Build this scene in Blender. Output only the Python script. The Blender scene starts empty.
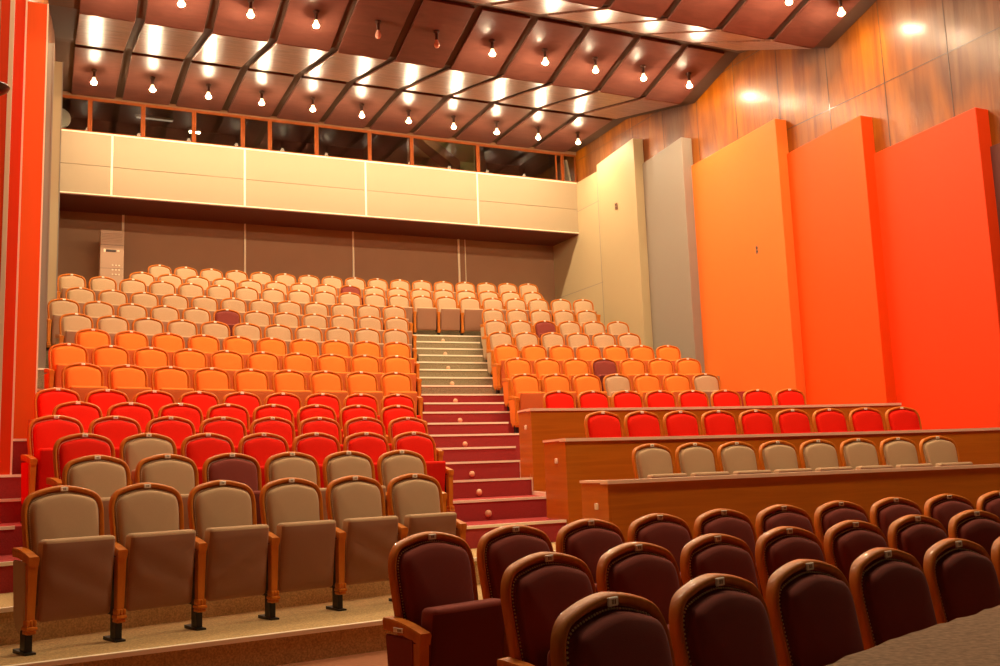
import bpy, bmesh, math, random
from mathutils import Vector, Matrix

random.seed(7)
scn = bpy.context.scene
COL = scn.collection
PI = math.pi
CX, CY = 6.34, -10.32            # centre of the curved seating rows

# ------------------------------------------------------------------ materials
def srgb(r, g, b):
    f = lambda c: (c / 255 / 12.92) if c <= 10 else ((c / 255 + .055) / 1.055) ** 2.4
    return (f(r), f(g), f(b), 1)

def new_mat(name):
    m = bpy.data.materials.new(name); m.use_nodes = True
    return m, m.node_tree, m.node_tree.nodes['Principled BSDF']

def lin(nt, a, b): nt.links.new(a, b)

def mat_plain(name, col, rough=.6, spec=.4, metal=0, coat=0, bump=0, bscale=200, var=.0):
    m, nt, p = new_mat(name)
    p.inputs['Base Color'].default_value = col
    p.inputs['Roughness'].default_value = rough
    p.inputs['Specular IOR Level'].default_value = spec
    p.inputs['Metallic'].default_value = metal
    p.inputs['Coat Weight'].default_value = coat
    p.inputs['Coat Roughness'].default_value = .12
    if bump or var:
        tc = nt.nodes.new('ShaderNodeTexCoord'); n = nt.nodes.new('ShaderNodeTexNoise')
        n.inputs['Scale'].default_value = bscale; n.inputs['Detail'].default_value = 4
        lin(nt, tc.outputs['Object'], n.inputs['Vector'])
        if bump:
            b = nt.nodes.new('ShaderNodeBump'); b.inputs['Strength'].default_value = bump; b.inputs['Distance'].default_value = .004
            lin(nt, n.outputs['Fac'], b.inputs['Height']); lin(nt, b.outputs['Normal'], p.inputs['Normal'])
        if var:
            r = nt.nodes.new('ShaderNodeValToRGB')
            r.color_ramp.elements[0].position = .3; r.color_ramp.elements[1].position = .7
            r.color_ramp.elements[0].color = tuple(c * (1 - var) for c in col[:3]) + (1,)
            r.color_ramp.elements[1].color = tuple(min(1, c * (1 + var)) for c in col[:3]) + (1,)
            lin(nt, n.outputs['Fac'], r.inputs['Fac']); lin(nt, r.outputs['Color'], p.inputs['Base Color'])
    return m

def mat_fabric(name, col, sheen=.25):
    m = mat_plain(name, col, rough=.85, spec=.15, bump=.25, bscale=420, var=.10)
    p = m.node_tree.nodes['Principled BSDF']
    p.inputs['Sheen Weight'].default_value = sheen
    p.inputs['Sheen Roughness'].default_value = .45
    return m

def mat_wood(name, c1, c2, scale=(1, 1, 1), rough=.35, coat=.4, bump=.05, nscale=3, coat_rough=.12, detail=6, dist=.6):
    m, nt, p = new_mat(name)
    tc = nt.nodes.new('ShaderNodeTexCoord'); mp = nt.nodes.new('ShaderNodeMapping')
    mp.inputs['Scale'].default_value = scale
    n = nt.nodes.new('ShaderNodeTexNoise'); n.inputs['Scale'].default_value = nscale
    n.inputs['Detail'].default_value = detail; n.inputs['Distortion'].default_value = dist
    r = nt.nodes.new('ShaderNodeValToRGB')
    r.color_ramp.elements[0].position = .3; r.color_ramp.elements[1].position = .72
    r.color_ramp.elements[0].color = c1; r.color_ramp.elements[1].color = c2
    lin(nt, tc.outputs['Object'], mp.inputs['Vector']); lin(nt, mp.outputs['Vector'], n.inputs['Vector'])
    lin(nt, n.outputs['Fac'], r.inputs['Fac']); lin(nt, r.outputs['Color'], p.inputs['Base Color'])
    if bump:
        b = nt.nodes.new('ShaderNodeBump'); b.inputs['Strength'].default_value = bump; b.inputs['Distance'].default_value = .02
        lin(nt, n.outputs['Fac'], b.inputs['Height']); lin(nt, b.outputs['Normal'], p.inputs['Normal'])
        lin(nt, b.outputs['Normal'], p.inputs['Coat Normal'])
    p.inputs['Roughness'].default_value = rough
    p.inputs['Coat Weight'].default_value = coat
    p.inputs['Coat Roughness'].default_value = coat_rough
    return m

def mat_emit(name, col, strength):
    m, nt, p = new_mat(name)
    p.inputs['Base Color'].default_value = (.8, .7, .6, 1)
    p.inputs['Emission Color'].default_value = col
    p.inputs['Emission Strength'].default_value = strength
    return m

M = {}
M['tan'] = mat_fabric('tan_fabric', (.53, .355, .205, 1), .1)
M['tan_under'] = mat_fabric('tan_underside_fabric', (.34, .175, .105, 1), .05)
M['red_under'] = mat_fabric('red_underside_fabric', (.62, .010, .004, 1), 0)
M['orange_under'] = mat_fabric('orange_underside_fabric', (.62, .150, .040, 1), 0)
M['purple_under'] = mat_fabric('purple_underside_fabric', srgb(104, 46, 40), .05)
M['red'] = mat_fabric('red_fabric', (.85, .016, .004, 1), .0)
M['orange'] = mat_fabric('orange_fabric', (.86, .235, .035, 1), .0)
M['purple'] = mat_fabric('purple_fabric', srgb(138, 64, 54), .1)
M['seat_wood'] = mat_wood('varnished_seat_wood', (.54, .140, .009, 1), (.68, .215, .02, 1), (6, 6, 1.2), .45, .18, .02, 5, .05)
M['seat_wood'].node_tree.nodes['Principled BSDF'].inputs['Specular IOR Level'].default_value = .25
M['brass'] = mat_plain('brass_stud', (.95, .78, .52, 1), .35, .6, 0)
M['plate'] = mat_plain('pale_number_plate', srgb(255, 246, 226), .45)
M['plate_ink'] = mat_plain('faded_plate_ink', srgb(120, 92, 66), .6)
M['black_metal'] = mat_plain('black_metal', (.012, .010, .009, 1), .45)
M['desk_wood'] = mat_wood('barrier_veneer', (.50, .145, .008, 1), (.60, .19, .013, 1), (.5, .5, 9), .32, .15, .015, 2.2)
M['cap'] = mat_plain('pale_barrier_cap', srgb(255, 222, 190), .45)
M['carpet_grey'] = mat_plain('grey_carpet', srgb(152, 138, 108), .95, .1, bump=.6, bscale=90, var=.35)
M['carpet_red'] = mat_plain('crimson_carpet', srgb(166, 62, 60), .95, .1, bump=.5, bscale=120, var=.18)
M['carpet_beige'] = mat_plain('beige_carpet', srgb(190, 160, 112), .95, .1, bump=.6, bscale=80, var=.30)
M['floor_brown'] = mat_plain('brown_floor', srgb(150, 95, 62), .8, .2, bump=.2, bscale=30, var=.1)
M['stage'] = mat_plain('dark_stage_carpet', srgb(138, 112, 90), .95, .1, bump=.8, bscale=60, var=.28)
M['nosing'] = mat_plain('pale_nosing', srgb(255, 244, 216), .4)
M['cream'] = mat_plain('cream_panel', srgb(186, 164, 126), .55, .3)
M['parapet'] = mat_plain('pale_parapet_panel', (.37, .28, .175, 1), .55, .3)
M['cream_joint'] = mat_plain('pale_joint', srgb(246, 232, 200), .5)
M['back_wall'] = mat_plain('brown_wall', srgb(160, 120, 92), .7, .2, var=.04, bscale=1.5)
M['soffit'] = mat_plain('dark_brown_soffit', srgb(112, 58, 44), .5, .3)
M['grey_panel'] = mat_plain('grey_wall_panel', srgb(148, 136, 122), .6, .3)
M['p_orange'] = mat_plain('orange_wall_panel', (.82, .18, .024, 1), .6, .25)
M['p_red'] = mat_plain('orange_red_wall_panel', (.86, .088, .003, 1), .6, .25)
M['p_red2'] = mat_plain('red_wall_panel', (.86, .052, .002, 1), .6, .25)
M['p_dark'] = mat_plain('dark_wall_panel', srgb(112, 72, 66), .7, .2)
def mat_plywood():
    m, nt, p = new_mat('plywood_wall')
    tc = nt.nodes.new('ShaderNodeTexCoord')
    def noise(scale, detail, mscale, dist=0):
        mp = nt.nodes.new('ShaderNodeMapping'); mp.inputs['Scale'].default_value = mscale
        n = nt.nodes.new('ShaderNodeTexNoise'); n.inputs['Scale'].default_value = scale; n.inputs['Detail'].default_value = detail; n.inputs['Distortion'].default_value = dist
        lin(nt, tc.outputs['Object'], mp.inputs['Vector']); lin(nt, mp.outputs['Vector'], n.inputs['Vector']); return n
    big = noise(.55, 3, (1, 1, .5), .4); fine = noise(5, 8, (1, 1, .10), 1.0); wr = noise(9, 6, (1, 1, .35), 2.0)
    r = nt.nodes.new('ShaderNodeValToRGB'); e = r.color_ramp.elements
    e[0].position = .47; e[0].color = (.31, .090, .0006, 1); e[1].position = .66; e[1].color = (.165, .072, .032, 1)
    el = r.color_ramp.elements.new(.56); el.color = (.165, .051, .008, 1)
    lin(nt, big.outputs['Fac'], r.inputs['Fac'])
    r2 = nt.nodes.new('ShaderNodeValToRGB'); r2.color_ramp.elements[0].position = .3; r2.color_ramp.elements[1].position = .65
    r2.color_ramp.elements[0].color = (.58, .40, .24, 1); r2.color_ramp.elements[1].color = (1, 1, 1, 1)
    lin(nt, fine.outputs['Fac'], r2.inputs['Fac'])
    mx = nt.nodes.new('ShaderNodeMix'); mx.data_type = 'RGBA'; mx.blend_type = 'MULTIPLY'; mx.inputs[0].default_value = 1
    lin(nt, r.outputs['Color'], mx.inputs[6]); lin(nt, r2.outputs['Color'], mx.inputs[7]); lin(nt, mx.outputs[2], p.inputs['Base Color'])
    b = nt.nodes.new('ShaderNodeBump'); b.inputs['Strength'].default_value = .35; b.inputs['Distance'].default_value = .012
    lin(nt, wr.outputs['Fac'], b.inputs['Height']); lin(nt, b.outputs['Normal'], p.inputs['Normal']); lin(nt, b.outputs['Normal'], p.inputs['Coat Normal'])
    p.inputs['Roughness'].default_value = .42; p.inputs['Specular IOR Level'].default_value = .3; p.inputs['Coat Weight'].default_value = .22; p.inputs['Coat Roughness'].default_value = .17
    return m
M['wall_wood'] = mat_plywood()
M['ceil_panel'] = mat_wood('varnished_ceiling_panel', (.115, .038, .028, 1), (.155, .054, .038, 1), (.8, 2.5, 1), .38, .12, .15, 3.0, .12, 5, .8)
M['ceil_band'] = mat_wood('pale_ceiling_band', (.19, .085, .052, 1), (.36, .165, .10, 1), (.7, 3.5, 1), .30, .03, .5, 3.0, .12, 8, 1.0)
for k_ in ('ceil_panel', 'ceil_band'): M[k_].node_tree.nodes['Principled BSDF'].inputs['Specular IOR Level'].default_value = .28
M['ceil_dark'] = mat_plain('dark_ceiling_gap', srgb(88, 70, 58), .8, .2)
M['win_wood'] = mat_wood('window_frame_wood', (.20, .038, .003, 1), (.26, .055, .005, 1), (3, 3, 3), .6, .0, .02, 4)
M['win_wood'].node_tree.nodes['Principled BSDF'].inputs['Specular IOR Level'].default_value = .15
M['booth'] = mat_plain('booth_brown', srgb(128, 92, 66), .8, .2)
M['booth_light'] = mat_plain('booth_green', srgb(176, 168, 112), .8, .2)
M['ac'] = mat_plain('offwhite_plastic', srgb(186, 148, 118), .4)
M['ac_dark'] = mat_plain('dark_plastic', srgb(60, 45, 40), .35)
M['ac_shiny'] = mat_plain('pale_vent_plastic', srgb(250, 235, 205), .3)
M['bulb'] = mat_emit('bulb_glow', (1, .775, .485, 1), 2150)
M['bulb_neck'] = mat_emit('bulb_neck_glow', (1, .68, .36, 1), 5)
M['bulb_off'] = mat_plain('unlit_bulb_glass', srgb(235, 180, 160), .12, .6)
M['socket'] = mat_plain('dark_socket', srgb(70, 45, 35), .5)
M['tube'] = mat_emit('tube_glow', (1, .85, .55, 1), 120)
M['booth_fill'] = mat_emit('booth_fill_glow', (1, .92, .55, 1), 320)
M['tube_dim'] = mat_emit('dim_tube', (1, .8, .55, 1), .5)
M['steplight'] = mat_plain('pale_dome', srgb(240, 190, 150), .3)
M['dark_wood'] = mat_wood('dark_bracket_wood', (.05, .015, .008, 1), (.09, .03, .012, 1), (3, 3, 3), .4, .3, .02, 4)
M['outlet'] = mat_plain('brown_outlet', srgb(140, 95, 70), .5)

def mat_glass():
    m = bpy.data.materials.new('window_glass'); m.use_nodes = True
    nt = m.node_tree; nt.nodes.clear()
    o = nt.nodes.new('ShaderNodeOutputMaterial'); mix = nt.nodes.new('ShaderNodeMixShader')
    t = nt.nodes.new('ShaderNodeBsdfTransparent'); t.inputs['Color'].default_value = (.8, .8, .78, 1)
    g = nt.nodes.new('ShaderNodeBsdfGlossy'); g.inputs['Roughness'].default_value = .02
    f = nt.nodes.new('ShaderNodeFresnel'); f.inputs['IOR'].default_value = 1.55
    a = nt.nodes.new('ShaderNodeMath'); a.operation = 'ADD'; a.inputs[1].default_value = .06
    nt.links.new(f.outputs[0], a.inputs[0]); nt.links.new(a.outputs[0], mix.inputs[0])
    nt.links.new(t.outputs[0], mix.inputs[1]); nt.links.new(g.outputs[0], mix.inputs[2])
    nt.links.new(mix.outputs[0], o.inputs['Surface'])
    return m
M['glass'] = mat_glass()

# ------------------------------------------------------------------ mesh helpers
def mesh_from(name, bm, mat, smooth=False, auto=None):
    bmesh.ops.recalc_face_normals(bm, faces=bm.faces)
    me = bpy.data.meshes.new(name); bm.to_mesh(me); bm.free()
    me.materials.append(mat)
    if smooth:
        for f in me.polygons: f.use_smooth = True
        if auto:
            try: me.set_sharp_from_angle(angle=math.radians(auto))
            except Exception: pass
    return me

def link(name, me, parent=None):
    o = bpy.data.objects.new(name, me); COL.objects.link(o)
    if parent: o.parent = parent
    return o

def obj(name, bm, mat, parent=None, smooth=False, auto=None):
    return link(name, mesh_from(name, bm, mat, smooth, auto), parent)

def empty(name, loc=(0, 0, 0), rz=0):
    o = bpy.data.objects.new(name, None); COL.objects.link(o)
    o.location = loc; o.rotation_euler = (0, 0, rz); o.empty_display_size = .1
    return o

def tag(o, label=None, cat=None, group=None, kind=None):
    if label: o['label'] = label
    if cat: o['category'] = cat
    if group: o['group'] = group
    if kind: o['kind'] = kind
    return o

def struct(o, label=None, cat=None, group=None):
    return tag(o, label, cat, group, 'structure')

def hexa(bm, p):
    """p: 4 bottom points then 4 top points"""
    v = [bm.verts.new(q) for q in p]
    for f in ((0, 1, 2, 3), (4, 5, 6, 7), (0, 1, 5, 4), (1, 2, 6, 5), (2, 3, 7, 6), (3, 0, 4, 7)):
        bm.faces.new([v[i] for i in f])
    return v

def box(bm, x0, x1, y0, y1, z0, z1):
    return hexa(bm, [(x0, y0, z0), (x1, y0, z0), (x1, y1, z0), (x0, y1, z0),
                     (x0, y0, z1), (x1, y0, z1), (x1, y1, z1), (x0, y1, z1)])

def rbox(bm, x0, x1, y0, y1, z0, z1, r=.01, seg=2):
    b2 = bmesh.new(); box(b2, x0, x1, y0, y1, z0, z1)
    bmesh.ops.bevel(b2, geom=b2.edges[:] , offset=r, segments=seg, profile=.5, affect='EDGES')
    merge(bm, b2)

def merge(bm, b2, mat=None):
    me = bpy.data.meshes.new('tmp'); b2.to_mesh(me); b2.free()
    if mat is not None: me.transform(mat)
    bm.from_mesh(me); bpy.data.meshes.remove(me)

def prism(bm, poly, z0, z1):
    n = len(poly)
    zt = z1 if callable(z1) else (lambda p: z1)
    a = [bm.verts.new((p[0], p[1], z0)) for p in poly]
    b = [bm.verts.new((p[0], p[1], zt(p))) for p in poly]
    bm.faces.new(a); bm.faces.new(b)
    for i in range(n):
        j = (i + 1) % n
        bm.faces.new([a[i], a[j], b[j], b[i]])

def lathe(bm, prof, seg=16, c=(0, 0, 0)):
    rings = []
    for r, z in prof:
        if r < 1e-6: rings.append([bm.verts.new((c[0], c[1], c[2] + z))])
        else: rings.append([bm.verts.new((c[0] + r * math.cos(2 * PI * k / seg), c[1] + r * math.sin(2 * PI * k / seg), c[2] + z)) for k in range(seg)])
    for A, B in zip(rings, rings[1:]):
        for k in range(seg):
            l = (k + 1) % seg
            if len(A) == 1 and len(B) == 1: continue
            if len(A) == 1: bm.faces.new([A[0], B[k], B[l]])
            elif len(B) == 1: bm.faces.new([A[k], A[l], B[0]])
            else: bm.faces.new([A[k], A[l], B[l], B[k]])

def ya(x, R): return CY + math.sqrt(max(0, R * R - (x - CX) ** 2))

def arc_slab(bm, yf, yb, xf, xb, z0, z1, n=28):
    """slab between front curve yf(x) over xf=(a,b) and back curve yb(x) over xb=(a,b)"""
    F, B = [], []
    for i in range(n + 1):
        s = i / n
        x = xf[0] + (xf[1] - xf[0]) * s; F.append((x, yf(x)))
        x = xb[0] + (xb[1] - xb[0]) * s; B.append((x, yb(x)))
    V = [[bm.verts.new((p[0], p[1], z)) for p in L] for L in (F, B) for z in (z0, z1)]
    f0, f1, b0, b1 = V
    for i in range(n):
        bm.faces.new([f0[i], f0[i + 1], f1[i + 1], f1[i]])
        bm.faces.new([b0[i], b1[i], b1[i + 1], b0[i + 1]])
        bm.faces.new([f1[i], f1[i + 1], b1[i + 1], b1[i]])
        bm.faces.new([f0[i], b0[i], b0[i + 1], f0[i + 1]])
    bm.faces.new([f0[0], f1[0], b1[0], b0[0]]); bm.faces.new([f0[n], b0[n], b1[n], f1[n]])

# ------------------------------------------------------------------ rows of seats
H = .985
ROWS = {  # name: (count, radius, plate height, first angle)
 'L1': (6, 18.5, 1.38, -19.6), 'L2': (6, 19.53, 1.61, -17.74), 'L3': (7, 20.48, 1.83, -17.06), 'L4': (8, 21.56, 2.06, -16.78),
 'L5': (8, 22.54, 2.28, -15.45), 'L6': (9, 23.59, 2.52, -15.21), 'L7': (9, 24.54, 2.94, -13.89), 'L8': (10, 25.65, 3.34, -13.62),
 'L9': (10, 26.68, 3.72, -12.31), 'L10': (11, 27.75, 4.12, -12.26), 'L11': (12, 28.79, 4.53, -12.16), 'L12': (12, 29.78, 4.94, -11.19),
 'L13': (21, 30.7, 5.36, -11.1), 'L14': (17, 31.45, 5.67, -8.37), 'L15': (17, 32.63, 6.11, -7.24),
 'R12': (5, 29.78, 4.94, 4.99), 'R11': (6, 28.79, 4.53, 4.37), 'R10': (6, 27.75, 4.12, 3.76), 'R9': (7, 26.68, 3.72, 3.09),
 'R8': (7, 25.65, 3.34, 2.6), 'R7': (7, 24.54, 2.94, 1.74), 'R6': (8, 22.74, 2.5, .97), 'R5': (9, 20.56, 2.05, -.58),
 'R4': (8, 19.24, 1.61, -1.23), 'Q1': (10, 15.69, 1.08, -16.94), 'Q2': (8, 14.68, 1.03, -17.66), 'Q3': (6, 13.76, 1.0, -20.53)}
PITCH = .56
def seat_xy(row, i):
    n, R, z, a0 = ROWS[row]
    a = math.radians(a0) + i * PITCH / R
    return CX + R * math.sin(a), CY + R * math.cos(a), a
def floor_z(row): return ROWS[row][2] - H

ORDER = ['L%d' % k for k in range(1, 16)]
EDGE = {ORDER[i]: ROWS[ORDER[i - 1]][1] + .25 for i in range(1, 15)}
def xb(y): return 5.13 + .325 * (y - 9.42)          # edge of the stairs along the barriers
XL = -.9; XR = 12.42

# ------------------------------------------------------------------ platforms and stairs
def arc(R): return lambda x: ya(x, R)
def x_on_arc(R, fn):
    x = 5.5
    for _ in range(30): x = fn(ya(x, R))
    return x

# floor in front and under the purple rows
bm = bmesh.new(); arc_slab(bm, arc(16.05), lambda x: 9.5, (-2.5, 12.4), (-2.5, 12.4), -.3, .2, 40)
struct(obj('floor', bm, M['floor_brown']))
for k, (r0, r1, z) in enumerate(((12.9, 14.15, ROWS['Q3'][2] - H), (14.15, 15.1, ROWS['Q2'][2] - H), (15.1, 16.05, ROWS['Q1'][2] - H))):
    bm = bmesh.new(); arc_slab(bm, arc(r0), arc(r1), (-2.5, 12.4), (-2.5, 12.4), -.3, z, 40)
    struct(obj('floor_tier', bm, M['floor_brown']))

def platform(name, Rf, Rb, z, mat, xf, xk, zlow=-.3):
    bm = bmesh.new(); arc_slab(bm, arc(Rf), arc(Rb), xf, xk, zlow, z, 40)
    return struct(obj('floor_tier', bm, mat))

# first tier has a nearly straight front edge
bm = bmesh.new()
f1 = lambda x: 6.39 + .125 * x + .002 * x * x
arc_slab(bm, f1, arc(EDGE['L2']), (XL, 4.15), (XL, x_on_arc(EDGE['L2'], xb)), -.3, floor_z('L1'), 40)
struct(obj('floor_tier', bm, M['carpet_beige']))
def nosing(yf, x0, x1, z, n=10):
    bm = bmesh.new(); arc_slab(bm, lambda x: yf(x) - .012, lambda x: yf(x) + .035, (x0, x1), (x0, x1), z - .022, z + .006, n)
    return obj('trim_nosing', bm, M['nosing'])
struct(nosing(f1, XL, 4.1, floor_z('L1'), 30))
tier_mat = lambda r: M['carpet_beige'] if r == 'L2' else M['carpet_red'] if int(r[1:]) <= 9 else M['carpet_grey']
for k in range(2, 16):
    r = 'L%d' % k; Rf = EDGE[r]; z = floor_z(r)
    Rb = EDGE['L%d' % (k + 1)] if k < 15 else 33.6
    if k <= 6:
        platform(r, Rf, Rb, z, tier_mat(r), (XL, x_on_arc(Rf, xb)), (XL, x_on_arc(Rb, xb)))
    else:
        platform(r, Rf, Rb, z, tier_mat(r), (XL, XR), (XL, XR))
    if k <= 13:
        # nosing in the side aisle and the central stairs
        xs = seat_xy(r, 0)[0] - .3
        struct(nosing(arc(Rf), XL + .1, xs, z, 6))
        if k == 13: xe0, xe1 = 6.9, 8.9
        else:
            prev = 'L%d' % (k - 1)
            xe0 = seat_xy(prev, ROWS[prev][0] - 1)[0] + .12
            if k >= 8: xe1 = seat_xy('R%d' % (k - 1), 0)[0] - .12
            elif k == 7: xe1 = x_on_arc(Rf, xb) + .35
            else: xe1 = x_on_arc(Rf, xb)
        struct(nosing(arc(Rf), xe0, xe1, z))
        # intermediate step of the stairs
        if k >= 7:
            zp = floor_z('L%d' % (k - 1)); zm = (z + zp) / 2
            Rm = (Rf + EDGE['L%d' % (k - 1)]) / 2
            prev = 'L%d' % (k - 1)
            x0 = seat_xy(prev, ROWS[prev][0] - 1)[0] + .36
            x1 = (seat_xy('R%d' % (k - 1), 0)[0] - .42) if k >= 8 else x_on_arc(Rm, xb)
            bm = bmesh.new(); arc_slab(bm, arc(Rm), arc(Rf), (x0, x1), (x0, x1), zp - .01, zm, 10)
            struct(obj('stair_step', bm, tier_mat(r)))
            struct(nosing(arc(Rm), x0, x1, zm))
# tiers behind the wooden barriers
D = [(21.75, 5.79, 11.42, 5.86, 11.93, 2.19, 1.06), (19.8, 5.2, 9.45, 5.25, 10.05, 1.72, .62), (18.2, 4.72, 7.81, 4.79, 8.42, 1.27, .2)]
R7f = EDGE['L7']
for (Rf, Rb, z) in ((21.78, R7f, floor_z('R6')), (19.83, 21.78, floor_z('R5')), (18.23, 19.83, floor_z('R4'))):
    bm = bmesh.new()
    arc_slab(bm, arc(Rf), arc(Rb), (x_on_arc(Rf, xb) + .1, XR), (x_on_arc(Rb, xb) + .1, XR), -.3, z, 40)
    struct(obj('floor_tier', bm, M['carpet_red']))
# white edging where the stairs meet the barriers
bm = bmesh.new()
for r in ('L6', 'L5'):
    Rf = EDGE[r]; x = x_on_arc(Rf, xb); y = ya(x, Rf); z = floor_z(r); zl = floor_z('L%d' % (int(r[1:]) - 1))
    box(bm, x - .03, x + .02, y - .03, y + .01, zl, z + .006)
    y2 = y - .95; hexa(bm, [(x - .03, y, zl), (x + .0, y, zl), (xb(y2), y2, zl), (xb(y2) - .03, y2, zl),
                            (x - .03, y, zl + .05), (x + .0, y, zl + .05), (xb(y2), y2, zl + .05), (xb(y2) - .03, y2, zl + .05)])
struct(obj('trim_stairs', bm, M['nosing']))

# stage apron
bm = bmesh.new()
n = 160; F = []; B = []
for i in range(n + 1):
    x = -3 + 9 * i / n
    F.append((x, ya(x, 12.93) + random.uniform(-.005, .005))); B.append((x, ya(x, 12.93) - 2.6))
fr = [bm.verts.new((p[0], p[1], .95 + random.uniform(-.004, .004))) for p in F]
f2 = [bm.verts.new((p[0], p[1] - .03, .952)) for p in F]
bk = [bm.verts.new((p[0], p[1], .952)) for p in B]
lo = [bm.verts.new((p[0], p[1], -.3)) for p in F]
for i in range(n):
    bm.faces.new([fr[i], fr[i + 1], f2[i + 1], f2[i]]); bm.faces.new([f2[i], f2[i + 1], bk[i + 1], bk[i]]); bm.faces.new([lo[i], lo[i + 1], fr[i + 1], fr[i]])
struct(obj('stage_floor', bm, M['stage']))

# ------------------------------------------------------------------ room shell
XLP = [(3, -.46), (9.35, -.43), (11.5, -.43), (13.5, -.34), (15.9, -.10), (18.2, .01), (22.9, .13)]
def xl(y):
    for (a, xa), (b, xb_) in zip(XLP, XLP[1:]):
        if y <= b: return xa + (xb_ - xa) * (y - a) / (b - a)
    return XLP[-1][1]
bm = bmesh.new()
prism(bm, [(-.9, 3)] + [(x, y) for y, x in XLP] + [(-.9, 22.9)], -.3, 10.6)
wl = struct(obj('wall_left', bm, M['wall_wood']))
bm = bmesh.new(); box(bm, 12.42, 12.57, 3.5, 22.9, -.3, 10.6)
wr = struct(obj('wall_right', bm, M['wall_wood']))
# raised seams of the plywood wall
bm = bmesh.new()
for z in (7.49, 9.3): box(bm, 12.414, 12.425, 4, 21.3, z - .006, z + .006)
for i, y in enumerate((6.0, 7.35, 8.7, 9.95, 11.2, 12.45, 13.7, 14.95, 16.2, 17.45, 18.7)):
    box(bm, 12.414, 12.425, y - .006, y + .006, 6 if i % 2 else 5.5, 9.6)
struct(obj('wall_right_seams', bm, M['dark_wood'], wr))
# back wall with joint strips
bm = bmesh.new(); box(bm, -.1, 12.6, 22.75, 22.9, -.3, 7.45)
wb = struct(obj('wall_back', bm, M['back_wall']))
for x, w in ((1.52, .05), (4.19, .04), (6.80, .04), (9.60, .05), (9.78, .02)):
    bm = bmesh.new(); box(bm, x - w / 2, x + w / 2, 22.725, 22.76, 5.1, 7.36)
    struct(obj('joint_strip', bm, M['cream_joint'], wb))
# cream lining on the side wall below the control booth level
bm = bmesh.new(); box(bm, 12.37, 12.42, 19.6, 22.75, 4.0, 8.71)
cr = struct(obj('wall_right_lining', bm, M['cream']))
bm = bmesh.new()
for z in (5.9, 7.95): box(bm, 12.366, 12.371, 19.6, 22.75, z - .006, z + .006)
box(bm, 12.366, 12.371, 20.3, 20.315, 4, 8.7)
struct(obj('lining_joint', bm, M['grey_panel'], cr))

# stepped acoustic panels along both side walls
XW = 12.42
def side_panel(corner, y0, y1, xwall0, xwall1, zt, mat, label, name='wall_panel'):
    bm = bmesh.new()
    poly = [(corner, y0), (xwall0, y0), (xwall1, y1), (xwall1 - .05, y1)] if corner > 5 else [(corner, y0), (corner - .3, y0), (corner - .3, y1), (corner - .11, y1)]
    prism(bm, poly, -.2, zt)
    bmesh.ops.recalc_face_normals(bm, faces=bm.faces)
    bmesh.ops.bevel(bm, geom=[e for e in bm.edges if e.is_manifold], offset=.008, segments=1, affect='EDGES')
    o = obj(name, bm, mat); return tag(o, label, 'wall panel', 'stepped wall panels')
PR = [(12.15, 18.28, 20.3, 8.88, 'cream', 'pale cream wall panel, nearest the control booth, beside the beige seats'),
      (12.15, 16.45, 18.30, 8.29, 'grey_panel', 'greyish beige wall panel between the cream panel and the bright orange panel'),
      (12.15, 13.55, 16.47, 7.68, 'p_orange', 'bright orange wall panel with a small outlet, beside the grey panel'),
      (12.15, 11.52, 13.57, 7.02, 'p_red', 'orange-red wall panel between the bright orange panel and the widest red-orange one'),
      (12.15, 9.37, 11.54, 6.37, 'p_red2', 'red-orange wall panel beside the end of the wooden barriers'),
      (12.15, 7.2, 9.39, 5.80, 'p_dark', 'dark mauve wall panel mostly hidden behind the edge of a red-orange panel')]
for c, y0, y1, zt, m, lab in PR: side_panel(c, y0, y1, XW, XW, zt, M[m], lab)
PL = [(-.325, 9.35, 11.4, 6.4, 'p_red2', 'red wall panel with a pale lit edge, nearest the stage on the plain wall'),
      (-.275, 11.5, 13.4, 7.05, 'p_red2', 'tall bright red wall panel beside the narrow end aisle'),
      (-.07, 13.5, 15.8, 7.72, 'p_red', 'tall orange wall panel beside the narrow end aisle steps'),
      (.02, 15.9, 18.1, 8.22, 'grey_panel', 'narrow grey wall panel just behind the tall orange panel'),
      (.17, 18.2, 20.2, 8.88, 'cream', 'slim pale panel edge beside the rear corner and air conditioner')]
for c, y0, y1, zt, m, lab in PL:
    o = side_panel(c, y0, y1, xl(y0), xl(y1), zt, M[m], lab)
    w_ = .034 if y0 < 10 else .014  # wider pale strip on the panel nearest the stage colours in its lit edge
    bm = bmesh.new(); box(bm, c - w_, c + .004, y0 - .006, y0 + .02, -.2, zt + .002); obj('edge_strip', bm, M['cap'] if y0 < 14 else M['grey_panel'], o)
# small outlets on the panels
def outlet(x, y, z, lab, rot):
    t = empty('wall_outlet', (x, y, z), rot); tag(t, lab, 'outlet')
    bm = bmesh.new(); rbox(bm, -.012, 0, -.045, .045, -.08, .08, .006); obj('cover_plate', bm, M['outlet'], t)
    bm = bmesh.new()
    for dz in (-.035, .035): rbox(bm, -.018, -.01, -.022, .022, dz - .018, dz + .018, .004)
    obj('socket_face', bm, M['ac_dark'], t)
outlet(12.232, 19.27, 7.53, 'small brown outlet on the cream wall panel', math.atan2(-.22, 2.02) * -1 - PI * 0)
outlet(12.222, 14.38, 5.38, 'small brown outlet on the bright orange wall panel', .0749)

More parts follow.
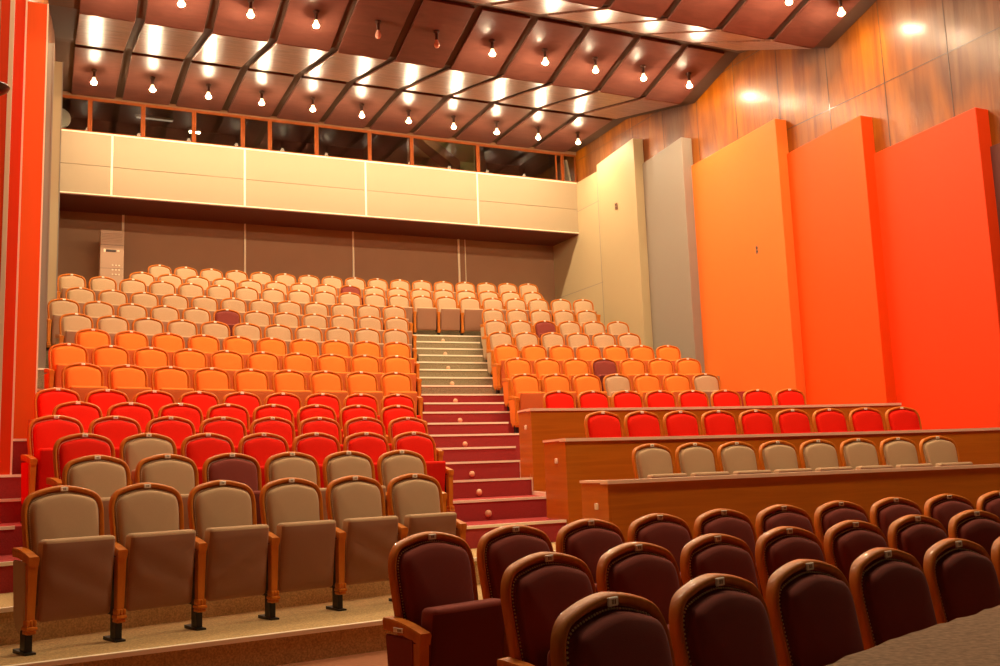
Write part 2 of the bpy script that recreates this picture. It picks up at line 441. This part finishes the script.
# ------------------------------------------------------------------ ceiling
BAYS = [(21.30, 9.49, 18.96, 9.52), (18.78, 9.50, 16.30, 8.95), (16.26, 8.94, 14.72, 9.41), (14.36, 9.33, 12.37, 8.52),
        (12.33, 8.51, 10.78, 8.99), (10.42, 8.90, 8.40, 8.10), (8.36, 8.09, 5.9, 8.85), (5.55, 8.75, 4.0, 8.1)]
bm = bmesh.new()
prof = [(21.4, 9.56)]
for (a, za, b, zb) in BAYS: prof += [(a, za + .07), (b, zb + .07)]
pv = [[bm.verts.new((x, y, z)) for (y, z) in prof] for x in (-.8, 12.5)]
pt = [[bm.verts.new((x, y, z + .25)) for (y, z) in prof] for x in (-.8, 12.5)]
for i in range(len(prof) - 1):
    bm.faces.new([pv[0][i], pv[0][i + 1], pv[1][i + 1], pv[1][i]]); bm.faces.new([pt[0][i], pt[0][i + 1], pt[1][i + 1], pt[1][i]])
ceil = struct(obj('ceiling', bm, M['ceil_dark']))
W, X0 = 1.09, 2.38
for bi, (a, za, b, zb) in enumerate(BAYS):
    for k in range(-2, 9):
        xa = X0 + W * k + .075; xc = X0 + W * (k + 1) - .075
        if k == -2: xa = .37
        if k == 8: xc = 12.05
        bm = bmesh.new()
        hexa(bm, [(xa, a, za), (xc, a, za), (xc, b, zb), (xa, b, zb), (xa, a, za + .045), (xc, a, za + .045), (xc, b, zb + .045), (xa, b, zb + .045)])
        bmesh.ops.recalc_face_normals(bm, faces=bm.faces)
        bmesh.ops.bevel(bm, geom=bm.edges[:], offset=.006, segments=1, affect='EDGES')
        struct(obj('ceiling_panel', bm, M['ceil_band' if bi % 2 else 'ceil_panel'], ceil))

# ceiling bulbs
ORD = ['first', 'second', 'third', 'fourth', 'fifth', 'sixth', 'seventh', 'eighth', 'ninth', 'tenth', 'eleventh', 'twelfth',
       'thirteenth', 'fourteenth', 'fifteenth', 'sixteenth', 'seventeenth', 'eighteenth', 'nineteenth', 'twentieth', 'twenty-first']
b = bmesh.new(); lathe(b, [(0, .27), (.055, .27), (.055, .245), (.03, .225), (.026, .12), (.03, .10)], 16); me_sock = mesh_from('socket', b, M['socket'], True, 40)
b = bmesh.new(); lathe(b, [(.028, .11), (.03, .085), (.042, .055), (.052, .03), (.055, .008)], 14); me_neck = mesh_from('bulb_neck', b, M['bulb_neck'], True)
b = bmesh.new(); lathe(b, [(.054, .008), (.047, -.012), (.028, -.026), (0, -.032)], 12); me_bulb = mesh_from('bulb', b, M['bulb'], True)
b = bmesh.new(); lathe(b, [(.028, .11), (.03, .085), (.042, .055), (.052, .03), (.054, .01), (.046, -.02), (.026, -.042), (0, -.05)], 14); me_off = mesh_from('bulb', b, M['bulb_off'], True)
def zc(bay, y):
    a, za, bb, zb = BAYS[bay]; return za + (zb - za) * (y - a) / (bb - a)
for bay, y, z, nm in ((0, 19.9, 9.31, 'ceiling row nearest the booth windows'), (2, 15.38, 8.93, 'second ceiling row from the booth windows'), (4, 11.24, 8.32, 'third ceiling row from the booth windows'), (6, 6.3, 8.45, 'ceiling row nearest the stage')):
    for k in range(-2, 9):
        x = X0 + W * (k + .5)
        top = zc(bay, y)
        off = (bay == 2 and k in (2, 3)) or (bay == 6 and k == 9)
        t = empty('ceiling_bulb', (x, y, top - .27))
        num = ORD[8 - k]
        tag(t, '%s ceiling bulb, %s from the plywood wall, %s' % ('dark unlit' if off else 'lit', num, nm), 'light bulb', 'ceiling bulbs in the ' + nm)
        link('socket', me_sock, t)
        if off: link('bulb', me_off, t)
        else: link('bulb_neck', me_neck, t); link('bulb', me_bulb, t)

# ------------------------------------------------------------------ balcony with control booth
YB = 21.34
bm = bmesh.new(); box(bm, -.05, 12.42, YB + .03, 22.9, 7.40, 8.68)
bal = struct(obj('wall_balcony', bm, M['cream']))
js = [.02, 1.187, 3.93, 6.71, 9.565, 12.40]
for a, c in zip(js, js[1:]):
    for z0, z1 in ((7.40, 8.0), (8.006, 8.70)):
        bm = bmesh.new(); rbox(bm, a + .022, c - .022, YB, YB + .035, z0, z1, .004, 1); struct(obj('parapet_panel', bm, M['parapet'], bal))
bm = bmesh.new()
for a in js[1:-1]: box(bm, a - .02, a + .02, YB + .004, YB + .036, 7.39, 8.70)
box(bm, .0, 12.42, YB - .01, YB + .09, 8.69, 8.72); box(bm, .0, 12.42, YB - .006, YB + .05, 7.375, 7.40)
struct(obj('parapet_trim', bm, M['cream_joint'], bal))
bm = bmesh.new()
hexa(bm, [(-.05, YB + .0, 7.35), (12.42, YB + .0, 7.35), (12.42, 22.76, 7.36), (-.05, 22.76, 7.36), (-.05, YB + .0, 7.38), (12.42, YB + .0, 7.38), (12.42, 22.76, 7.41), (-.05, 22.76, 7.41)])
struct(obj('soffit', bm, M['soffit'], bal))
# booth interior
bm = bmesh.new()
box(bm, -.1, 12.6, 25.0, 25.1, 8.6, 10.4); box(bm, -.1, 12.6, YB + .1, 25.1, 10.3, 10.4); box(bm, -.1, 12.6, 22.9, 25.1, 8.55, 8.66)
box(bm, -.2, -.1, YB, 25.1, 8.6, 10.4); box(bm, 12.57, 12.67, YB, 25.1, 8.6, 10.4)
box(bm, 7.80, 7.86, YB + .1, 25, 8.66, 10.35); hexa(bm, [(9.58, YB + .1, 8.66), (9.66, YB + .1, 8.66), (11.5, 25, 8.66), (11.4, 25, 8.66), (9.58, YB + .1, 10.35), (9.66, YB + .1, 10.35), (11.5, 25, 10.35), (11.4, 25, 10.35)])
box(bm, 4.45, 4.52, YB + .1, 25, 8.66, 10.35)
box(bm, -.1, 12.6, YB + .02, YB + .12, 9.47, 10.4)
booth = struct(obj('wall_booth', bm, M['booth']))
bm = bmesh.new(); box(bm, 7.86, 11.38, 24.85, 25.0, 8.66, 10.3); hexa(bm, [(7.86, YB + .15, 10.2), (9.57, YB + .15, 10.2), (11.38, 25, 10.2), (7.86, 25, 10.2), (7.86, YB + .15, 10.3), (9.57, YB + .15, 10.3), (11.38, 25, 10.3), (7.86, 25, 10.3)]); hexa(bm, [(9.56, YB + .15, 8.66), (9.58, YB + .15, 8.66), (11.40, 25, 8.66), (11.37, 25, 8.66), (9.56, YB + .15, 10.2), (9.58, YB + .15, 10.2), (11.40, 25, 10.2), (11.37, 25, 10.2)])
struct(obj('booth_lining', bm, M['booth_light'], booth))
bm = bmesh.new(); hexa(bm, [(7.9, 22.3, 9.9), (8.3, 22.3, 9.9), (10.6, 24.8, 9.9), (10.1, 24.8, 9.9), (7.9, 22.3, 10.2), (8.3, 22.3, 10.2), (10.6, 24.8, 10.2), (10.1, 24.8, 10.2)])
box(bm, 8.0, 10.2, 23.6, 24.0, 8.66, 9.55)
struct(obj('booth_beam', bm, M['booth'], booth))
def fitting(x, y, z, L, mat, lab, up=False):
    t = empty('tube_light', (x, y, z)); t.rotation_euler = (PI if up else 0, 0, 0); tag(t, lab, 'tube light')
    bm = bmesh.new(); rbox(bm, -L / 2, L / 2, -.05, .05, 0, .06, .01, 1); obj('housing', bm, M['ac'], t)
    bm = bmesh.new(); rbox(bm, -L / 2 + .03, L / 2 - .03, -.02, .02, -.035, 0, .008, 1); obj('tube', bm, mat, t)
fitting(8.7, 21.8, 9.85, 1.2, M['booth_fill'], 'added uplight hidden inside the bright greenish booth room', True)  # added uplight, hidden behind the window header, to brighten this booth room
fitting(3.15, 23.6, 9.78, .3, M['tube'], 'short tube light seen through the third booth window from the air conditioner end')
fitting(2.3, 24.3, 10.25, .9, M['tube_dim'], 'long dim tube light behind the second booth window from the air conditioner end')
# windows
posts = [.12, .74, 1.79, 2.84, 3.89, 4.49, 5.56, 6.83, 7.88, 9.62, 12.0, 12.40]
for i, (a, c) in enumerate(zip(posts, posts[1:])):
    w = struct(empty('window_%d' % (i + 1), ((a + c) / 2, YB + .05, 8.72)))
    h = (c - a) / 2
    bm = bmesh.new(); fw = .045
    for x0, x1, z0, z1 in ((-h, -h + fw, 0, .76), (h - fw, h, 0, .76), (-h + fw, h - fw, 0, .035), (-h + fw, h - fw, .70, .76)):
        rbox(bm, x0, x1, -.03, .03, z0, z1, .006, 1)
    struct(obj('window_frame', bm, M['win_wood'], w))
    if i == 0: continue_glass = True
    bm = bmesh.new(); box(bm, -h + fw, h - fw, -.004, .004, .035, .70)
    struct(obj('pane', bm, M['glass'], w))
    if i == 9:   # divided pane of the last wide window
        bm = bmesh.new(); rbox(bm, h - .20, h - .16, -.02, .02, .035, .70, .005, 1); struct(obj('mullion', bm, M['win_wood'], w))
# pale round clock in the booth's end bay
t = empty('wall_clock', (.16, YB + .35, 9.07)); tag(t, 'pale round clock at the end of the control booth, cut by the wall', 'clock')
bm = bmesh.new(); lathe(bm, [(0, 0), (.2, 0), (.22, -.02), (.22, .03), (0, .03)], 28); bmesh.ops.rotate(bm, verts=bm.verts, cent=(0, 0, 0), matrix=Matrix.Rotation(PI / 2, 3, 'X')); obj('clock_face', bm, M['plate'], t)
bm = bmesh.new(); box(bm, -.006, .006, -.045, -.035, 0, .15); box(bm, -.1, 0, -.045, -.035, -.006, .006); obj('clock_hands', bm, M['ac_dark'], t)
# slanting pale blind at the other end
bm = bmesh.new(); hexa(bm, [(12.26, YB + .14, 8.75), (12.31, YB + .14, 8.75), (12.31, YB + .4, 8.75), (12.26, YB + .4, 8.75), (12.14, YB + .14, 9.36), (12.21, YB + .14, 9.36), (12.21, YB + .4, 9.36), (12.14, YB + .4, 9.36)])
tag(obj('window_blind', bm, M['ac_shiny']), 'slanting pale blind at the plywood wall end of the booth windows', 'blind')

# ------------------------------------------------------------------ air conditioner
t = empty('air_conditioner', (1.26, 22.2, floor_z('L15'))); tag(t, 'tall off-white floor standing air conditioner against the brown rear wall', 'air conditioner')
bm = bmesh.new(); rbox(bm, -.24, .24, -.16, .16, 0, 1.70, .02, 2); obj('body', bm, M['ac'], t)
bm = bmesh.new()
for k in range(6): rbox(bm, -.20, .20, -.168, -.155, 1.44 + .035 * k, 1.462 + .035 * k, .004, 1)
obj('air_outlet', bm, M['ac'], t)
bm = bmesh.new(); rbox(bm, -.12, .08, -.172, -.155, 1.22, 1.27, .006, 1); obj('display', bm, M['ac_dark'], t)
bm = bmesh.new(); rbox(bm, -.17, -.13, -.172, -.155, 1.21, 1.28, .006, 1); rbox(bm, .10, .15, -.172, -.155, 1.225, 1.265, .006, 1); obj('button', bm, M['ac_shiny'], t)
bm = bmesh.new()
for i in range(3):
    for j in range(3): rbox(bm, .0 + .065 * i, .035 + .065 * i, -.17, -.155, .72 + .10 * j, .745 + .10 * j, .006, 1)
obj('vent', bm, M['ac_shiny'], t)
bm = bmesh.new(); box(bm, -.235, .235, -.163, -.158, 1.372, 1.378); box(bm, -.235, .235, -.163, -.158, .86, .865); obj('panel_seam', bm, M['ac_dark'], t)

# ------------------------------------------------------------------ wooden barriers
BL = ['highest wooden barrier with pale cap, in front of the upper red row beside the stairs',
      'middle wooden barrier with pale cap, running out to the red-orange wall panel',
      'lowest wooden barrier with pale cap, directly behind the purple seats']
for (R, xc, yc, xr, yr, zt, zb), lab, xe in zip(D, BL, (11.64, 12.08, 12.1)):
    t = empty('wooden_barrier', (xc, yc, zb)); tag(t, lab, 'barrier', 'wooden barriers')
    inv = Matrix.Translation((-xc, -yc, -zb))
    def put(name, bm, mat): bm.transform(inv); return obj(name, bm, mat, t, False)
    bm = bmesh.new(); arc_slab(bm, arc(R), arc(R + .06), (xc + .002, xe), (xc + .002, xe), zb, zt - .022, 40); put('front_panel', bm, M['desk_wood'])
    bm = bmesh.new(); prism(bm, [(xc - .02, yc), (xc + .03, yc), (xr + .03, yr), (xr - .02, yr)], zb - .02, zt - .022); put('side_panel', bm, M['desk_wood'])
    bm = bmesh.new(); arc_slab(bm, arc(R - .02), arc(R + .12), (xc - .03, xe), (xc - .03, xe), zt - .034, zt, 40)
    prism(bm, [(xc - .035, yc), (xc + .07, yc), (xr + .07, yr), (xr - .035, yr)], zt - .022, zt + .001)
    put('cap', bm, M['cap'])
    bm = bmesh.new(); fy = .42
    px, py = xc - .02 + (xr - xc) * fy, yc + (yr - yc) * fy
    rbox(bm, px - .014, px + .004, py - .03, py + .03, zt - .27, zt - .21, .006, 1); put('button_plate', bm, M['nosing'])

# round lights on the stair risers
b = bmesh.new(); lathe(b, [(.042, 0), (.042, .008), (.036, .02), (.022, .032), (0, .037)], 16)
bmesh.ops.rotate(b, verts=b.verts, cent=(0, 0, 0), matrix=Matrix.Rotation(PI / 2, 3, 'X')); me_sl = mesh_from('step_light', b, M['steplight'], True)
for i, (r, x, z) in enumerate((('L4', 4.63, .92), ('L5', 5.01, 1.14), ('L6', 5.35, 1.37), ('L7', 5.71, 1.81), ('L8', 6.04, 2.22), ('L9', 6.43, 2.62), ('L10', 6.8, 3.02), ('L11', 7.16, 3.43), ('L12', 7.52, 3.84), ('L13', 7.87, 4.26))):
    o = link('step_light', me_sl); o.location = (x, ya(x, EDGE[r]) + .003, z)
    o.rotation_euler = (0, 0, -math.atan2(x - CX, o.location.y - CY))
    tag(o, 'small round light on the stair riser, %s counting up from the bottom, on %s carpet' % (ORD[i], 'crimson' if i < 6 else 'grey'), 'step light', 'round lights on the stairs')

# bracket on the wall near the stage
t = empty('wall_bracket', (-.40, 8.0, 4.40)); tag(t, 'dark wooden saucer bracket on the wall beside the red panel', 'wall bracket')
bm = bmesh.new(); lathe(bm, [(0, -.05), (.06, -.045), (.10, -.015), (.112, .012), (.10, .026), (0, .03)], 24); obj('saucer', bm, M['dark_wood'], t, True, 40)
bm = bmesh.new(); rbox(bm, -.18, -.07, -.03, .03, -.04, .0, .008, 1); obj('arm', bm, M['dark_wood'], t)

# ------------------------------------------------------------------ theatre seat
TILT = .165
def yback(z): return (z - .985) * TILT
def bez(p, n):
    out = []
    for i in range(n):
        t = i / n
        out.append(tuple((1 - t) ** 3 * p[0][j] + 3 * t * (1 - t) ** 2 * p[1][j] + 3 * t * t * (1 - t) * p[2][j] + t ** 3 * p[3][j] for j in range(2)))
    return out
half = [(-.243, .30), (-.247, .40), (-.254, .52), (-.261, .64), (-.266, .74)]
half += bez([(-.268, .81), (-.270, .885), (-.250, .945), (-.185, .968)], 9)
half += bez([(-.185, .968), (-.12, .990), (-.06, 1.002), (0, 1.004)], 5)
half = [(x * .962, z) for x, z in half]
outline = half + [(0, 1.004)] + [(-x, z) for x, z in reversed(half)]
def normals(path):
    N = []
    for i in range(len(path)):
        a = path[max(0, i - 1)]; b = path[min(len(path) - 1, i + 1)]
        dx, dz = b[0] - a[0], b[1] - a[1]; l = math.hypot(dx, dz)
        N.append((dz / l, -dx / l))          # pointing inwards for a path running left, over the top, right
    return N
NRM = normals(outline)
def offs(d): return [(p[0] + n[0] * d, p[1] + n[1] * d) for p, n in zip(outline, NRM)]
FW = .030
# frame: sweep of a rounded section
bm = bmesh.new()
sec = [(0, .014), (0, -.012), (.003, -.022), (.009, -.028), (.019, -.027), (.026, -.018), (FW, -.006), (FW, .014)]
rings = []
for i, (p, nn) in enumerate(zip(outline, NRM)):
    # upper crown slightly wider than the sides
    wsc = 1 + .1 * max(0, min(1, (p[1] - .85) / .12))
    ring = []
    for (u, v) in sec:
        x = p[0] + nn[0] * u * wsc; z = p[1] + nn[1] * u * wsc
        ring.append(bm.verts.new((x, yback(z) + v, z)))
    rings.append(ring)
ns = len(sec)
for A, B in zip(rings, rings[1:]):
    for k in range(ns):
        bm.faces.new([A[k], A[(k + 1) % ns], B[(k + 1) % ns], B[k]])
bm.faces.new(rings[0]); bm.faces.new(rings[-1][::-1])
me_frame = mesh_from('back_frame', bm, M['seat_wood'], True, 50)
# plywood shell behind the upholstery
bm = bmesh.new(); inn = offs(.03)
va = [bm.verts.new((x, yback(z) + .004, z)) for x, z in inn]; vb = [bm.verts.new((x, yback(z) + .022, z)) for x, z in inn]
bm.faces.new(va); bm.faces.new(vb[::-1])
for i in range(len(inn)):
    j = (i + 1) % len(inn); bm.faces.new([va[i], va[j], vb[j], vb[i]])
me_shell = mesh_from('back_shell', bm, M['seat_wood'])
# padded back
def cushion_mesh(mat, name='back_cushion'):
    bm = bmesh.new()
    base = offs(FW * 1.1)
    zb = base[0][1]; nb = 10
    x0, x1 = base[-1][0], base[0][0]
    bot = [(x0 + (x1 - x0) * i / nb, zb) for i in range(1, nb)]
    path = base + bot
    nrm = [(n[0], n[1]) for n in NRM] + [(0, 0)] * len(bot)
    # crown of the frame is wider than its sides
    path = [(x, z - .006 * max(0, min(1, (z - .85) / .1))) for x, z in path]
    layers = [(.0, .003), (.0, -.008), (.014, -.011), (.015, -.036), (.019, -.047), (.027, -.055), (.040, -.060)]
    rr = []
    for d, v in layers:
        q = [(p[0] + n[0] * d, max(zb, p[1] + n[1] * d)) for p, n in zip(path, nrm)]
        q = [(max(-.25 + d, min(.25 - d, x)) if z <= zb + 1e-6 else x, z) for x, z in q]
        rr.append([bm.verts.new((x, yback(z) + v, z)) for x, z in q])
    for sc in (.88, .74, .6, .45, .3, .15):
        vv = -.060 - .016 * (1 - sc ** 2)
        rr.append([bm.verts.new((x * sc, yback((z - .58) * sc + .58) + vv, (z - .58) * sc + .58)) for x, z in q])
    for A, B in zip(rr, rr[1:]):
        for i in range(len(A)):
            j = (i + 1) % len(A)
            bm.faces.new([A[i], A[j], B[j], B[i]])
    bm.faces.new(rr[-1])
    return mesh_from(name, bm, mat, True)
# nailhead studs
bm = bmesh.new()
path = [(x, z - .006 * max(0, min(1, (z - .85) / .1))) for x, z in offs(FW * 1.1 + .007)]
acc = 0; pts = []
for a, c in zip(path, path[1:]):
    L = math.hypot(c[0] - a[0], c[1] - a[1]); t0 = -acc
    while t0 + .0135 <= L:
        t0 += .0135; s = t0 / L; pts.append((a[0] + (c[0] - a[0]) * s, a[1] + (c[1] - a[1]) * s))
    acc = L - t0
for x, z in pts:
    if z < .42: continue
    b2 = bmesh.new(); bmesh.ops.create_icosphere(b2, subdivisions=1, radius=.0045); merge(bm, b2, Matrix.Translation((x, yback(z) - .012, z)))
me_nails = mesh_from('nailhead_trim', bm, M['brass'], True)
# folded-up seat pan
def pan_mesh(mat, under, wrinkle=0):
    bm = bmesh.new(); nx, nz = 10, 12
    b2 = bmesh.new(); bmesh.ops.create_cube(b2, size=1)
    for v in b2.verts: v.co = Vector((v.co.x * .452, v.co.y * .115, v.co.z * .50))
    bmesh.ops.bevel(b2, geom=b2.edges[:], offset=.026, segments=4, profile=.5, affect='EDGES')
    bmesh.ops.subdivide_edges(b2, edges=[e for e in b2.edges if e.calc_length() > .2], cuts=7, use_grid_fill=True)
    for v in b2.verts:
        x, y, z = v.co
        if y < -.056:
            v.co.y -= .012 * max(0, 1 - (x / .226) ** 2) * max(0, 1 - (z / .25) ** 2)
            if wrinkle:
                v.co.y += .010 * math.sin(34 * (z + .35 * x * wrinkle) + wrinkle) * max(0, 1 - abs(z + .02) / .2) + random.uniform(-.0015, .0015)
        # leans a little towards the backrest
        v.co.y -= (z + .25) * .13
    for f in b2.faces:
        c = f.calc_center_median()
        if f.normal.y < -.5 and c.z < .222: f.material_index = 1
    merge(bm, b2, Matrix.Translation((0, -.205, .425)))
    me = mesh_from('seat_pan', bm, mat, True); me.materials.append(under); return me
# armrest: top board, front board and carved foot
def arm_bm():
    bm = bmesh.new(); n = 8
    # arched top board with apron
    P = []
    for i in range(n + 1):
        s = i / n; y = -.035 - .285 * s; z = .628 - .045 * s * s - .006 * s
        P.append((y, z))
    sec = [(-.028, -.055), (-.033, -.012), (-.027, 0), (.027, 0), (.033, -.012), (.028, -.055)]
    rg = [[bm.verts.new((u, y - (.006 if (i == n and v > -.02) else 0), z + v)) for u, v in sec] for i, (y, z) in enumerate(P)]
    for A, B in zip(rg, rg[1:]):
        for k in range(6): bm.faces.new([A[k], A[(k + 1) % 6], B[(k + 1) % 6], B[k]])
    bm.faces.new(rg[0][::-1]); bm.faces.new(rg[-1])
    # front board, tapering
    hexa(bm, [(-.022, -.30, .20), (.022, -.30, .20), (.022, -.245, .20), (-.022, -.245, .20),
              (-.028, -.312, .53), (.028, -.312, .53), (.028, -.25, .53), (-.028, -.25, .53)])
    # carved foot: three stacked mouldings with toes
    for x in (-.02, 0, .02): rbox(bm, x - .0095, x + .0095, -.32, -.24, .165, .205, .008, 2)
    rbox(bm, -.034, .034, -.327, -.235, .142, .166, .008, 2)
    rbox(bm, -.029, .029, -.315, -.235, .118, .142, .008, 2)
    return bm
me_arm = {}
bm = arm_bm(); bm.transform(Matrix.Translation((-.28, 0, 0))); me_arm[-1] = mesh_from('armrest', bm, M['seat_wood'], True, 35)
bm = arm_bm(); bm.transform(Matrix.Translation((.28, 0, 0))); me_arm[1] = mesh_from('armrest', bm, M['seat_wood'], True, 35)
def leg_bm(x):
    bm = bmesh.new()
    box(bm, x - .012, x + .012, -.27, -.07, .16, .545)       # standard between the seats
    box(bm, x - .022, x + .022, -.27, -.19, .0, .18)
    prism(bm, [(x - .032, -.31), (x + .032, -.31), (x + .032, -.10), (x - .032, -.10)], .0, lambda p: .012 if p[1] < -.28 else .022)
    return bm
me_leg = {s: mesh_from('leg', leg_bm(.28 * s), M['black_metal']) for s in (-1, 1)}
# fabric faced end standard
def endpanel(mat, s):
    bm = bmesh.new(); x = .28 * s
    b2 = bmesh.new()
    pl = [(-.265, .17), (-.27, .55), (-.05, .555), (-.09, .20), (-.16, .12)]
    x0, x1 = (x - .032, x - .013) if s < 0 else (x + .013, x + .032)
    a = [b2.verts.new((x0, y, z)) for y, z in pl]; c = [b2.verts.new((x1, y, z)) for y, z in pl]
    b2.faces.new(a); b2.faces.new(c[::-1])
    for i in range(len(pl)):
        j = (i + 1) % len(pl); b2.faces.new([a[i], a[j], c[j], c[i]])
    bmesh.ops.recalc_face_normals(b2, faces=b2.faces)
    bmesh.ops.bevel(b2, geom=b2.edges[:], offset=.006, segments=2, affect='EDGES')
    merge(bm, b2)
    return mesh_from('end_panel', bm, mat, True, 40)
# number plate
bm = bmesh.new(); rbox(bm, -.024, .024, -.0345, -.026, .966, .993, .003, 1); me_plate = mesh_from('number_plate', bm, M['plate'])
bm = bmesh.new()
for x, w in ((-.008, .003), (-.002, .003), (.006, .005)): box(bm, x - w / 2, x + w / 2, -.0352, -.034, .973, .986)
me_ink = mesh_from('number', bm, M['plate_ink'])
bm = bmesh.new(); rbox(bm, -.3185, -.314, -.20, -.125, .570, .592, .002, 1); me_rowplate = mesh_from('row_plate', bm, M['plate'])
bm = bmesh.new()
for y in (-.185, -.175, -.165): box(bm, -.3192, -.3184, y - .003, y + .003, .575, .587)
me_rowink = mesh_from('row_letters', bm, M['plate_ink'])

CUSH = {c: cushion_mesh(M[c]) for c in ('tan', 'red', 'orange', 'purple')}
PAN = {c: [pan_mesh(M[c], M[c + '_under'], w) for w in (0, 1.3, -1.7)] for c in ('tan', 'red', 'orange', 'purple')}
ENDP = {(c, s): endpanel(M[c], s) for c in ('tan', 'red', 'orange', 'purple') for s in (-1, 1)}

COLOR = {}
for r in ROWS:
    k = int(r[1:])
    if r[0] == 'Q': COLOR[r] = 'purple'
    elif r[0] == 'L': COLOR[r] = 'tan' if k <= 2 or k >= 10 else ('red' if k <= 6 else 'orange')
    else: COLOR[r] = 'tan' if k == 4 or k >= 10 else ('red' if k <= 6 else 'orange')
ODD = {('L2', 2): 'purple', ('L3', 1): 'tan', ('L11', 5): 'purple', ('L14', 8): 'purple', ('R11', 2): 'purple', ('R8', 3): 'purple', ('R7', 3): 'tan', ('R7', 6): 'tan'}
DESC = {'L1': 'front tan row, larger block', 'L2': 'second tan row, larger block', 'L3': 'lowest red row, larger block', 'L4': 'second red row, larger block',
        'L5': 'third red row, larger block', 'L6': 'topmost red row, larger block', 'L7': 'lowest orange row, larger block', 'L8': 'middle orange row, larger block',
        'L9': 'topmost orange row, larger block', 'L10': 'lowest beige row, larger block', 'L11': 'second beige row, larger block', 'L12': 'third beige row, larger block',
        'L13': 'wide row crossing above the stairs', 'L14': 'second row from back wall', 'L15': 'row along the back wall',
        'R12': 'third beige row, smaller block', 'R11': 'second beige row, smaller block', 'R10': 'lowest beige row, smaller block', 'R9': 'topmost orange row, smaller block',
        'R8': 'middle orange row, smaller block', 'R7': 'lowest orange row, smaller block', 'R6': 'red row behind highest barrier', 'R5': 'red row behind middle barrier',
        'R4': 'tan row behind lowest barrier', 'Q1': 'purple row nearest the barriers', 'Q2': 'middle of the three purple rows', 'Q3': 'purple row nearest the stage'}
SHOWN = {'tan': 'tan', 'red': 'red', 'orange': 'orange', 'purple': 'dark purple'}
for r, (n, R, zp, a0) in ROWS.items():
    big = r in ('L1', 'L2', 'L3', 'L4', 'R4', 'Q1', 'Q2', 'Q3')
    for i in range(n):
        x, y, a = seat_xy(r, i)
        c = ODD.get((r, i), COLOR[r])
        t = empty('theatre_seat', (x, y, zp - H), -a)
        if r[0] == 'Q': pos = ORD[i] + ' from its open armrest end'
        elif r in ('L13', 'L14', 'L15'): pos = ORD[i] + ' from the air conditioner end'
        elif r[0] == 'L': pos = ORD[n - 1 - i] + ' from the stairs'
        else: pos = ORD[i] + ' from the stairs'
        shade = 'beige' if c == 'tan' and (int(r[1:]) >= 10) else SHOWN[c]
        if (r, i) in ODD:
            lab = '%s seat among %s, %s, %s' % (shade, 'beige' if COLOR[r] == 'tan' and int(r[1:]) >= 10 else SHOWN[COLOR[r]], pos, DESC[r])
        else:
            lab = '%s theatre seat, %s, %s' % (shade, pos, DESC[r])
        tag(t, lab, 'seat', 'seats in the ' + DESC[r])
        link('back_frame', me_frame, t)
        link('back_cushion', CUSH[c], t)
        if big: link('nailhead_trim', me_nails, t)
        link('back_shell', me_shell, t)
        link('seat_pan', PAN[c][(0 if not big else random.choice((0, 1, 2)))], t)
        link('armrest', me_arm[-1], t)
        link('leg', me_leg[-1], t)
        if i == 0:
            link('end_panel', ENDP[(c, -1)], t)
            if r[0] == 'Q':
                p = link('row_plate', me_rowplate, t); link('row_letters', me_rowink, p)
        if i == n - 1:
            link('armrest', me_arm[1], t); link('leg', me_leg[1], t); link('end_panel', ENDP[(c, 1)], t)
        p = link('number_plate', me_plate, t)
        if big: link('number', me_ink, p)

# ------------------------------------------------------------------ light
w = bpy.data.worlds.new('World'); scn.world = w; w.use_nodes = True
w.node_tree.nodes['Background'].inputs['Color'].default_value = (1, .72, .48, 1)
w.node_tree.nodes['Background'].inputs['Strength'].default_value = .014

# ------------------------------------------------------------------ camera
cam = bpy.data.cameras.new('camera'); co = bpy.data.objects.new('camera', cam); COL.objects.link(co)
cam.sensor_width = 36; cam.lens = 980.0 / 1000 * 36; cam.sensor_fit = 'HORIZONTAL'; cam.clip_start = .05
yaw, pitch, roll = math.radians(25.1785), math.radians(8.0819), math.radians(-2.0957)
fwd = Vector((math.sin(yaw) * math.cos(pitch), math.cos(yaw) * math.cos(pitch), math.sin(pitch)))
right = Vector((math.cos(yaw), -math.sin(yaw), 0)); up = right.cross(fwd)
r2 = right * math.cos(roll) + up * math.sin(roll); u2 = -right * math.sin(roll) + up * math.cos(roll)
co.matrix_world = Matrix(((r2.x, u2.x, -fwd.x, 0), (r2.y, u2.y, -fwd.y, 0), (r2.z, u2.z, -fwd.z, 1.38), (0, 0, 0, 1)))
scn.camera = co

vs = scn.view_settings
scn.display_settings.display_device = 'sRGB'
vs.view_transform = 'Standard'; vs.look = 'None'; vs.gamma = 1; vs.use_curve_mapping = False
vs.exposure = -0.2
scn.cycles.use_denoising = True
scn.cycles.max_bounces = 8
scn.cycles.diffuse_bounces = 5
scn.cycles.sample_clamp_indirect = 10
